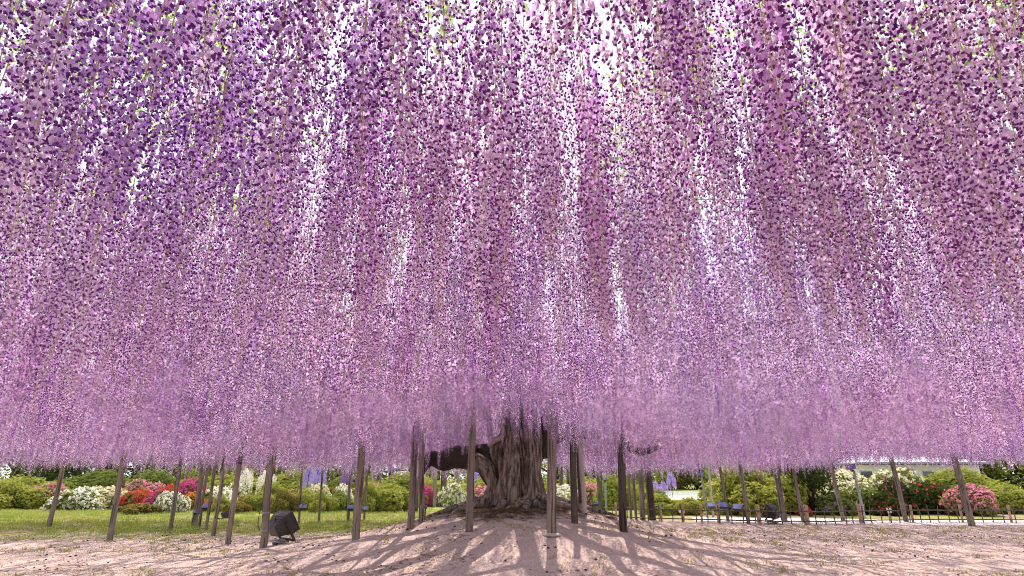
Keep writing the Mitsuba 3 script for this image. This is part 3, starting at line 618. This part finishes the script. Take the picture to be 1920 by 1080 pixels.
bush = {}
for k in range(4):
    lv, fl = bush_mesh(70 + k, 3000, .16, 1900, .12, .28)
    bush[k] = (mikit.ply(lv, 'shrub_leaf'), mikit.ply(fl, 'red_bloom'), mikit.ply(stems_mesh(k), 'dark_bark', smooth=True))
few = {}
for k in range(2):
    lv, fl = bush_mesh(90 + k, 3000, .16, 170, .10, .3)
    few[k] = (mikit.ply(lv, 'shrub_leaf'), mikit.ply(fl, 'red_bloom'), bush[k][2])
big = {k: (mikit.ply(bush_mesh(110 + k, 6500, .105, 0, 0)[0], 'shrub_leaf'), mikit.ply(bush_mesh(110 + k, 10, .07, 700, .06, -.2)[1], 'red_bloom'), bush[k][2]) for k in range(2)}
def recolor(d, bsdf, M): return {**d, 'bsdf': {'type': 'ref', 'id': bsdf}, 'to_world': M}
def shrub(px, base_py, w, top_py, y, leafm, bloom, label, name='azalea_shrub', cat='shrub', models=None, var=0, group=None, lift=None, depth=.8):
    """A dome shrub at photo column px, its foot at base_py (or on the ground at depth y)."""
    key = numbered(name); tag(key, label, cat, group)
    x = at(px, 900, y)[0]; z0 = float(ground_z(x, y)) if lift is None else lift
    hgt = at(px, top_py, y)[2] - z0; rx = size(w, y) * .72
    M = T().translate([float(x), float(y), z0]).rotate([0, 0, 1], (var * 77) % 360).scale([float(rx / .95), float(max(rx * depth, .5) / .95), float(hgt / 1.08)])
    M = T().translate([float(x), float(y), z0]).scale([float(rx / .95), float(max(rx * depth, .5) / .95), float(hgt / 1.08)]).rotate([0, 0, 1], (var * 77) % 360)
    md = (models or bush); L, Fm, S = md[var % len(md)]
    scene[key + '__foliage'] = recolor(L, leafm, M); tag(key + '__foliage', kind='stuff')
    if bloom: scene[key + '__blossom'] = recolor(Fm, bloom + '_bloom', M); tag(key + '__blossom', kind='stuff')
    scene[key + '__stem'] = recolor(S, 'dark_bark', M)
    return key
def row(items):
    for it in items: shrub(*it[:8], **(it[8] if len(it) > 8 else {}))
F_ = dict(models=few); B_ = dict(models=big, name='leafy_bush', cat='bush')
row([  # left side, front to back
    (352, 0, 50, 893, 33, 'shrub_leaf', 'magenta', 'bright magenta azalea rising highest behind the slanted posts', dict(var=0)),
    (300, 0, 46, 900, 33.5, 'shrub_leaf', 'pink', 'coral pink azalea left of the bright magenta one', dict(var=1)),
    (258, 0, 54, 898, 34, 'shrub_leaf', 'pink', 'rose pink azalea rising behind the crimson one', dict(var=3)),
    (322, 0, 44, 903, 32, 'shrub_leaf', 'red', 'red azalea between the coral and the bright magenta ones', dict(var=2)),
    (268, 0, 50, 912, 31, 'shrub_leaf', 'red', 'crimson azalea at the left behind the lawn', dict(var=2)),
    (303, 0, 44, 918, 29.5, 'olive_leaf', 'magenta', 'deep pink azalea just left of the white one', dict(var=3)),
    (333, 0, 42, 917, 28, 'shrub_leaf', 'white', 'pure white azalea mound before the pink ones on the left', dict(var=1)),
    (362, 0, 34, 920, 30, 'olive_leaf', 'orange', 'orange tinted azalea between the white mound and the slanted posts', dict(var=0)),
    (412, 0, 60, 908, 32, 'lime_leaf', 'white', 'white azalea seen between the slanted posts', dict(var=2)),
    (402, 0, 30, 936, 28.5, 'shrub_leaf', 'red', 'low red azalea between the slanted posts', dict(var=3)),
    (262, 0, 60, 942, 27, 'olive_leaf', None, 'dull olive bush without flowers at the left of the lawn', dict(var=0)),
    (440, 0, 44, 905, 34, 'lime_leaf', 'white', 'pale lime and white azalea behind the capped post', dict(var=3)),
    (470, 0, 52, 922, 30, 'olive_leaf', 'orange', 'olive bush with rusty flowers left of the big left floodlight', {**F_, 'var': 0}),
    (520, 0, 70, 905, 32, 'lime_leaf', None, 'yellow-green bush straight above the big left floodlight', {**B_, 'var': 0}),
    (553, 0, 56, 915, 30, 'olive_leaf', 'pink', 'olive bush with sparse pink flowers right of the left floodlight', {**F_, 'var': 1}),
    (498, 0, 50, 913, 29, 'lime_leaf', None, 'lime bush half hidden by the thick left post', {**B_, 'var': 1}),
    (540, 0, 46, 918, 28, 'olive_leaf', None, 'low olive green bush right behind the big left floodlight', {**B_, 'var': 0}),
    (575, 0, 50, 908, 29, 'lime_leaf', None, 'lime bush around the thin post with a small lamp right of the left floodlight', {**B_, 'var': 1}),
    (608, 0, 40, 922, 28, 'lime_leaf', None, 'low lime bush at the thin bare post', {**B_, 'var': 0}),
    (640, 0, 44, 916, 29, 'shrub_leaf', None, 'green bush left of the thick brown post', {**B_, 'var': 1}),
    (698, 0, 44, 906, 28, 'lime_leaf', None, 'lime bush right of the thick brown post', {**B_, 'var': 0}),
    (425, 0, 40, 930, 28, 'lime_leaf', None, 'low lime bush behind the thickest post of the slanted row', {**B_, 'var': 0}),
    (455, 0, 40, 936, 27.5, 'olive_leaf', None, 'low olive bush right of the slanted row', {**B_, 'var': 1}),
    (590, 0, 44, 905, 31, 'lime_leaf', 'cream', 'cream flowered azalea under the distant lilac wisteria', dict(var=0)),
    (617, 0, 26, 912, 32, 'shrub_leaf', 'red', 'small scarlet azalea midway along the left back row', {**F_, 'var': 1}),
    (645, 0, 40, 903, 33, 'lime_leaf', 'white', 'white azalea behind the slim post left of the thick brown post', dict(var=2)),
    (690, 0, 50, 903, 34, 'lime_leaf', 'pink', 'pale pink azalea behind the thick brown post', {**F_, 'var': 1}),
    (730, 0, 96, 896, 29, 'lime_leaf', None, 'broad yellow-green bush left of the mound', {**B_, 'var': 1}),
    (800, 0, 34, 905, 34, 'shrub_leaf', 'magenta', 'magenta azalea seen under the low left limb', dict(var=1)),
    (845, 0, 44, 906, 34, 'lime_leaf', 'white', 'white azalea seen under the low left limb', dict(var=3)),
    (903, 0, 60, 908, 36, 'shrub_leaf', 'pink', 'pink azalea bank seen between the left buttress and the front post', dict(var=0)),
    (1062, 0, 50, 905, 34, 'lime_leaf', 'white', 'white azalea just right of the trunk', dict(var=1)),
    (1108, 0, 44, 900, 34, 'shrub_leaf', 'pink', 'pink azalea behind the pale grey post', dict(var=2)),
    (1148, 0, 60, 893, 31, 'lime_leaf', None, 'yellow-green bush behind the slender lamp post right of the trunk', {**B_, 'var': 0}),
    (1195, 0, 60, 900, 32, 'lime_leaf', None, 'yellow-green bush behind the pair of posts at the right limb', {**B_, 'var': 1}),
    # right side
    (1235, 0, 74, 927, 27, 'lime_leaf', None, 'low clipped bush behind the left part of the fence', {**B_, 'var': 0}),
    (1288, 0, 52, 926, 26.5, 'lime_leaf', None, 'small rounded bright green bush left of the box lamps', {**B_, 'var': 1}),
    (1395, 0, 140, 868, 27, 'lime_leaf', 'yellow', 'tall broad lime-green bush with yellow shoots behind the right floodlight', {**B_, 'var': 0}),
    (1465, 0, 70, 880, 28, 'lime_leaf', None, 'lime-green bush to the right of the tall broad one', {**B_, 'var': 1}),
    (1512, 0, 34, 920, 27.5, 'olive_leaf', 'orange', 'orange azalea beside the dark multi-stemmed tree', dict(var=1)),
    (1500, 0, 14, 948, 25.5, 'olive_leaf', 'red', 'tiny red azalea just behind the fence by the orange one', dict(var=0)),
    (1555, 0, 80, 918, 26.5, 'shrub_leaf', 'purple', 'dark green azalea with a few violet flowers right of the dark tree', {**F_, 'var': 0}),
    (1610, 0, 80, 905, 27, 'shrub_leaf', 'white', 'dark green azalea with few white flowers by the tall lamp post', {**F_, 'var': 1}),
    (1648, 0, 60, 915, 26, 'dark_leaf', 'red', 'dark azalea with sparse red flowers right of the tall lamp post', {**F_, 'var': 0}),
    (1672, 0, 60, 893, 27, 'dark_leaf', 'magenta', 'dark azalea with sparse magenta flowers at the pointed notice board', {**F_, 'var': 1}),
    (1590, 0, 100, 877, 36, 'shrub_leaf', 'cream', 'cream flowered hedge behind the tall lamp post', dict(var=1, name='flowering_hedge', cat='hedge')),
    (1660, 0, 90, 879, 36, 'shrub_leaf', 'cream', 'cream flowered hedge below the pale roof', dict(var=3, name='flowering_hedge', cat='hedge')),
    # beyond the edges of the photograph
    (215, 0, 70, 908, 31, 'lime_leaf', 'cream', 'cream and lime azalea left of the crimson ones', dict(var=1)),
    (160, 0, 70, 908, 30, 'shrub_leaf', 'white', 'white azalea near the left edge', dict(var=2)),
    (100, 0, 80, 905, 32, 'lime_leaf', 'pink', 'pink azalea near the left edge', dict(var=3)),
    (35, 0, 90, 902, 31, 'lime_leaf', None, 'lime bush at the far left edge', {**B_, 'var': 0}),
    (1735, 0, 90, 900, 27, 'dark_leaf', 'red', 'dark azalea with sparse red flowers near the right edge', {**F_, 'var': 1}),
    (1800, 0, 80, 905, 26, 'shrub_leaf', 'pink', 'pink azalea near the right edge', dict(var=0)),
    (1870, 0, 100, 896, 28, 'lime_leaf', None, 'lime bush at the far right edge', {**B_, 'var': 1}),
])
# trees in the background: trunk, boughs, crown of leaf clumps
def tree_meshes(seed, n_clump, per, leaf, zlo=.3):
    rng = np.random.default_rng(seed); cs, ps, ds = [], [], []
    wood = [tube([(0, 0, -.02, .05), (.01, .02, .2, .036), (.0, .0, .45, .026), (.03, -.02, .8, .010)], 14, 9)]
    for k in range(n_clump):
        d = unit(rng, 1)[0]; c = np.array([d[0] * .36, d[1] * .36, (1 + zlo) / 2 + d[2] * (1 - zlo) / 2]) * rng.uniform(.72, 1.0, 3); c[2] = max(c[2], zlo * .8)
        if k < 9: s = rng.uniform(.15, .5); wood.append(tube([(0, 0, s, .018), (*(c * .5 + [0, 0, s * .45]), .012), (*c, .004)], 8, 6))
        q = unit(rng, per) * (rng.uniform(.2, 1, (per, 1)) ** .5) * rng.uniform(.09, .17) * [1, 1, .75]
        ps.append(c + q); ds.append(q)
    p, d = np.vstack(ps), np.vstack(ds); d = d / (np.linalg.norm(d, axis=1, keepdims=True) + 1e-9) + .7 * rng.normal(size=d.shape) + [0, 0, .5]; d /= np.linalg.norm(d, axis=1, keepdims=True)
    return mikit.ply(leaf_cards(p, d, leaf * rng.uniform(.7, 1.3, len(p)), leaf * .55, rng), 'lime_leaf'), mikit.ply(join(wood), 'dark_bark', smooth=True)
tm = [tree_meshes(200 + k, 60, 85, .036, (.3, .04, .08, .06)[k]) for k in range(4)]
def back_tree(px, y, h, w, leafm, label, var=0, name='garden_tree'):
    key = numbered(name); tag(key, label, 'tree'); x = float(at(px, 900, y)[0])
    M = T().translate([x, float(y), 0.0]).scale([float(w), float(w), float(h)]).rotate([0, 0, 1], (var * 97 + px) % 360)
    scene[key + '__crown'] = recolor(tm[var % 4][0], leafm, M); tag(key + '__crown', kind='stuff'); scene[key + '__trunk'] = recolor(tm[var % 4][1], 'dark_bark', M)
back_tree(1520, 26.8, 4.2, 3.4, 'dark_leaf', 'dark multi-stemmed tree behind the right fence', 0)
HT = [(30, 52, 7, 9, 'shrub_leaf', 'green tree behind the lime bush at the far left edge'), (140, 50, 6, 9, 'dark_leaf', 'dark tree behind the white azalea near the left edge'), (255, 46, 6, 8, 'dark_leaf', 'dark tree behind the crimson azalea on the left'),
      (335, 50, 6, 8, 'lime_leaf', 'lime tree behind the magenta azalea on the left'), (410, 48, 6, 8, 'lime_leaf', 'lime tree behind the slanted posts'), (480, 52, 6.5, 8, 'shrub_leaf', 'green tree behind the big left floodlight'),
      (560, 55, 7, 9, 'lime_leaf', 'yellow-green tree behind the distant lilac wisteria on the left'), (650, 55, 7, 9, 'shrub_leaf', 'green tree behind the thick brown post'), (730, 52, 6, 8, 'olive_leaf', 'olive tree behind the broad bush left of the mound'),
      (820, 60, 7, 9, 'lime_leaf', 'lime tree behind the low left limb'), (920, 66, 8, 10, 'shrub_leaf', 'green tree straight behind the trunk'), (1040, 60, 7, 9, 'lime_leaf', 'lime tree just right of the trunk'),
      (1110, 62, 7, 9, 'olive_leaf', 'olive tree behind the pale grey post'), (1180, 75, 9, 11, 'shrub_leaf', 'green tree behind the pair of posts at the right limb'), (1245, 92, 9, 12, 'olive_leaf', 'olive tree beyond the pond, left one'),
      (1310, 95, 10, 12, 'dark_leaf', 'dark tree beyond the pond, right one'), (1275, 100, 11, 14, 'shrub_leaf', 'green tree beyond the pond, between the olive and the dark one'), (1345, 90, 9, 12, 'lime_leaf', 'lime tree beyond the pond behind the leftmost of three blue lamps'), (1215, 88, 9, 12, 'lime_leaf', 'lime tree beyond the pond left of the olive one'), (1400, 50, 6.5, 8, 'shrub_leaf', 'green tree rising behind the tall broad lime bush'), (1480, 48, 6, 7, 'lime_leaf', 'lime tree behind the dark multi-stemmed tree'),
      (1570, 60, 7, 9, 'dark_leaf', 'dark tree left of the pale roof'), (1730, 58, 7, 9, 'shrub_leaf', 'green tree right of the pale roof'), (1830, 50, 7, 9, 'dark_leaf', 'dark tree near the right edge'), (1920, 48, 7, 9, 'lime_leaf', 'lime tree at the far right edge')]
for i, (px, y, h, w, m, lab) in enumerate(HT): back_tree(px, y, h, w, m, lab, 1 + i % 3)
# clipped green hedges close the view at eye level
for i, (px, y, w, top, lab) in enumerate([(300, 40, 130, 884, 'long green hedge behind the azaleas on the far left'), (420, 40, 140, 880, 'long green hedge behind the slanted posts'), (540, 41, 140, 882, 'long green hedge behind the left floodlight'), (660, 42, 140, 882, 'long green hedge behind the thick brown post'),
                                          (780, 43, 120, 888, 'long green hedge left of the trunk'), (1090, 44, 120, 888, 'long green hedge right of the trunk'), (170, 41, 150, 884, 'long green hedge near the left edge'), (40, 41, 150, 884, 'long green hedge at the far left edge'), (960, 45, 150, 888, 'long green hedge straight behind the trunk'), (1170, 46, 110, 890, 'long green hedge behind the pair of posts'), (1780, 42, 160, 880, 'long green hedge near the right edge')]):
    shrub(px, 0, w, top, y, ('shrub_leaf', 'lime_leaf', 'lime_leaf')[i % 3], None, lab, name='hedge', cat='hedge', models=big, var=i, depth=.35)
# distant weeping wisterias with lilac flowers
def weeping(seed, n_str):
    rng = np.random.default_rng(seed); ps, ns = [], []
    for k in range(n_str):
        a = rng.uniform(0, 2 * np.pi); r = .5 * rng.random() ** .5; z = 1 - .35 * (r / .5) ** 2 + .06 * rng.normal(); L = rng.uniform(.12, .62) * rng.uniform(.6, 1)
        t = rng.random(40); w = .035 * (1 - .7 * t)
        q = np.stack([r * np.cos(a) + w * rng.normal(size=40), r * np.sin(a) + w * rng.normal(size=40), z - L * t], -1); ps.append(q)
    p = np.vstack(ps); n = unit(rng, len(p))
    wood = join([tube([(0, 0, 0, .03), (.03, .02, .4, .025), (-.02, 0, .85, .015)], 10, 8)] + [tube([(0, 0, .6, .014), (.25 * math.cos(a), .25 * math.sin(a), .88, .010), (.42 * math.cos(a), .42 * math.sin(a), .78, .005)], 8, 6) for a in np.arange(6) * 1.05])
    return mikit.ply(leaf_cards(p, n, .035, .03, rng), 'violet_bloom'), mikit.ply(wood, 'dark_bark', smooth=True)
wm = [weeping(300, 90), weeping(301, 90)]
for i, (px, base, w, top, y, bl, lab) in enumerate([(1258, 0, 18, 886, 50, 'violet', 'tallest weeping lilac wisteria on the far square'), (1243, 0, 16, 903, 48, 'violet', 'shorter lilac wisteria left of the tallest on the far square'), (1228, 0, 14, 902, 52, 'violet', 'leftmost lilac wisteria on the far square'),
        (597, 0, 30, 872, 36, 'violet', 'lilac wisteria hanging above the cream azalea on the left'), (578, 0, 20, 870, 37, 'violet', 'smaller lilac wisteria left of the one above the cream azalea'), (650, 0, 22, 872, 36, 'purple', 'dusky purple wisteria left of the thick brown post'), (460, 0, 30, 878, 36, 'white', 'white hanging wisteria behind the capped post'), (500, 0, 34, 880, 37, 'white', 'white hanging wisteria behind the thick left post'),
        (900, 0, 44, 878, 48, 'violet', 'violet wisteria seen between the left buttress and the front post')]):
    key = numbered('weeping_wisteria'); tag(key, lab, 'wisteria tree'); x = float(at(px, 900, y)[0]); W = size(w, y); hgt = at(px, top, y)[2]
    M = T().translate([x, float(y), 0.0]).scale([float(W), float(W), float(hgt)]).rotate([0, 0, 1], 50 * i)
    scene[key + '__flower_fall'] = recolor(wm[i % 2][0], bl + '_bloom', M); tag(key + '__flower_fall', kind='stuff'); scene[key + '__trunk'] = recolor(wm[i % 2][1], 'dark_bark', M)
# pale building with a shallow roof at the right
def pavilion():
    key = 'garden_pavilion'; tag(key, 'long white garden building with a shallow pale grey roof', 'building'); y = 46.0
    x0, x1 = at(1604, 900, y)[0], at(1850, 900, y)[0]; cx, w = (x0 + x1) / 2, x1 - x0; zt = at(1604, 874, y)[2]
    wl = part(key, 'wall', box(w * .96, 7.6, zt + .2, (cx, y + 4, zt / 2)), 'white_paint')
    for k in range(6):
        wx = cx - w * .4 + k * w * .16
        wd = part(key, 'window', box(1.0, .06, .9, (wx, y + .2 - .02, zt - .75), bevel=.01), 'grey_roof'); part(wd, 'pane', box(.86, .03, .76, (wx, y + .15, zt - .75)), 'window_glass')
    pr = [(-w / 2, -.8, 0), (w / 2, -.8, 0), (w / 2, 8.4, 0), (-w / 2, 8.4, 0), (-w / 2 + 1.5, 3.8, .75), (w / 2 - 1.5, 3.8, .75), (-w / 2, -.8, .08), (w / 2, -.8, .08), (w / 2, 8.4, .08), (-w / 2, 8.4, .08)]
    rf = hull(pr); rf.apply_translation([cx, y, zt + .18]); part(key, 'roof', rf, 'grey_roof')
    part(key, 'eaves_band', box(w * 1.005, .08, .14, (cx, y - .85, zt + .20)), 'blue_edge')
pavilion()

# ------------------------------------------------------------------ grass and litter on the ground
def tuft(seed, n=16, h=.09, s=.05):
    rng = np.random.default_rng(seed); p = np.stack([rng.normal(size=n) * s, rng.normal(size=n) * s, np.zeros(n)], -1)
    a = rng.uniform(0, 6.28, n); lean = rng.uniform(.1, .6, n); w = .004; d = np.stack([np.cos(a), np.sin(a), a * 0], -1); side = np.stack([-np.sin(a), np.cos(a), a * 0], -1) * w
    H = h * rng.uniform(.5, 1.2, n)[:, None]; m = p + d * lean[:, None] * H * .35 + [0, 0, 1] * H * .6; t = p + d * lean[:, None] * H + [0, 0, 1] * H
    v = np.stack([p - side, p + side, m + side * .8, m - side * .8, t], 1).reshape(-1, 3)
    f = (np.array([[0, 1, 2], [0, 2, 3], [3, 2, 4]])[None] + (np.arange(n) * 5)[:, None, None]).reshape(-1, 3)
    return v, f
def scatter(name, mesh, bsdf, pts, rng, label, category, s0=.7, s1=1.4):
    v, f = mesh; n = len(pts); a = rng.uniform(0, 6.28, n); s = rng.uniform(s0, s1, n)
    R = np.zeros((n, 3, 3)); R[:, 0, 0] = R[:, 1, 1] = np.cos(a); R[:, 0, 1] = -np.sin(a); R[:, 1, 0] = np.sin(a); R[:, 2, 2] = 1
    V = (np.einsum('nij,kj->nki', R * s[:, None, None], v) + pts[:, None]).reshape(-1, 3); Fc = (f[None] + (np.arange(n) * len(v))[:, None, None]).reshape(-1, 3)
    scene[name] = mikit.ply((V, Fc), bsdf); tag(name, label, category, kind='stuff')
rng = np.random.default_rng(77)
def pts_on(n, xa, xb, ya, yb, fn, lift=-.01):
    x, y = rng.uniform(xa, xb, n), rng.uniform(ya, yb, n); P = np.stack([x, y, x * 0], -1); keep = fn(x, y, P); x, y = x[keep], y[keep]
    return np.stack([x, y, ground_z(x, y) + lift], -1)
scatter('lawn_grass', tuft(1, 14, .10, .07), 'grass_blade', pts_on(14000, -32, 2, 16.5, 31, lambda x, y, P: (meshkit.fbm(P * .5, 3, 2) * 5 + y - 5 * ss(-4, -1, x) > 19.6) & (meshkit.fbm(P * [.7, 1.5, 1], 3, 22) > .40) & (np.abs(x) < .9 * y + 1)), rng, 'short bright green lawn behind the slanted posts', 'grass')
scatter('grass_tuft_cover', tuft(2, 9, .045, .03), 'dry_grass', pts_on(9000, -15, 15, 7.5, 20, lambda x, y, P: (meshkit.fbm(P * .9, 3, 12) > .52) & (np.hypot(x - bx, y - by) > 1.6)), rng, 'sparse yellowish grass tufts scattered over the trodden earth', 'grass')
cl = trimesh.creation.icosphere(1, .014); cv = np.array(cl.vertices) * [1, 1, .6]
scatter('soil_crumb_cover', (cv, np.array(cl.faces)), 'dark_bark', pts_on(2600, -13, 13, 7.5, 18, lambda x, y, P: meshkit.fbm(P * .8 + [1, 2, 0], 3, 15) > .5, .004), rng, 'small dark soil crumbs and twigs scattered over the earth', 'soil', .4, 1.8)
pv, pf = leaf_cards(np.zeros((1, 3)), np.array([[0, 0, 1.0]]), .02, .014, rng); scatter('fallen_petal_cover', (pv, pf), 'petal_skin', pts_on(9000, -13, 13, 7.5, 18, lambda x, y, P: np.ones(len(x), bool), .012), rng, 'fallen pale lilac petals strewn over the earth', 'petals', .7, 1.4)
litter_v, litter_f = leaf_cards(unit(rng, 12) * [.05, .05, .01], np.tile([0, 0, 1.0], (12, 1)), .05, .02, rng)
scene['dry_leaf'] = leaf_mat((0.20, 0.13, 0.08), (0.32, 0.23, 0.15), 5.0, 0.4)
scatter('leaf_litter', (litter_v, litter_f), 'dry_leaf', pts_on(2600, -2.5, 2.9, 11.3, 15, lambda x, y, P: np.hypot(x - bx, y - by) < 1.0 + 1.2 * meshkit.noise(P * 1.5, 3), .015), rng, 'dry brown leaf litter around the foot of the old trunk', 'litter')
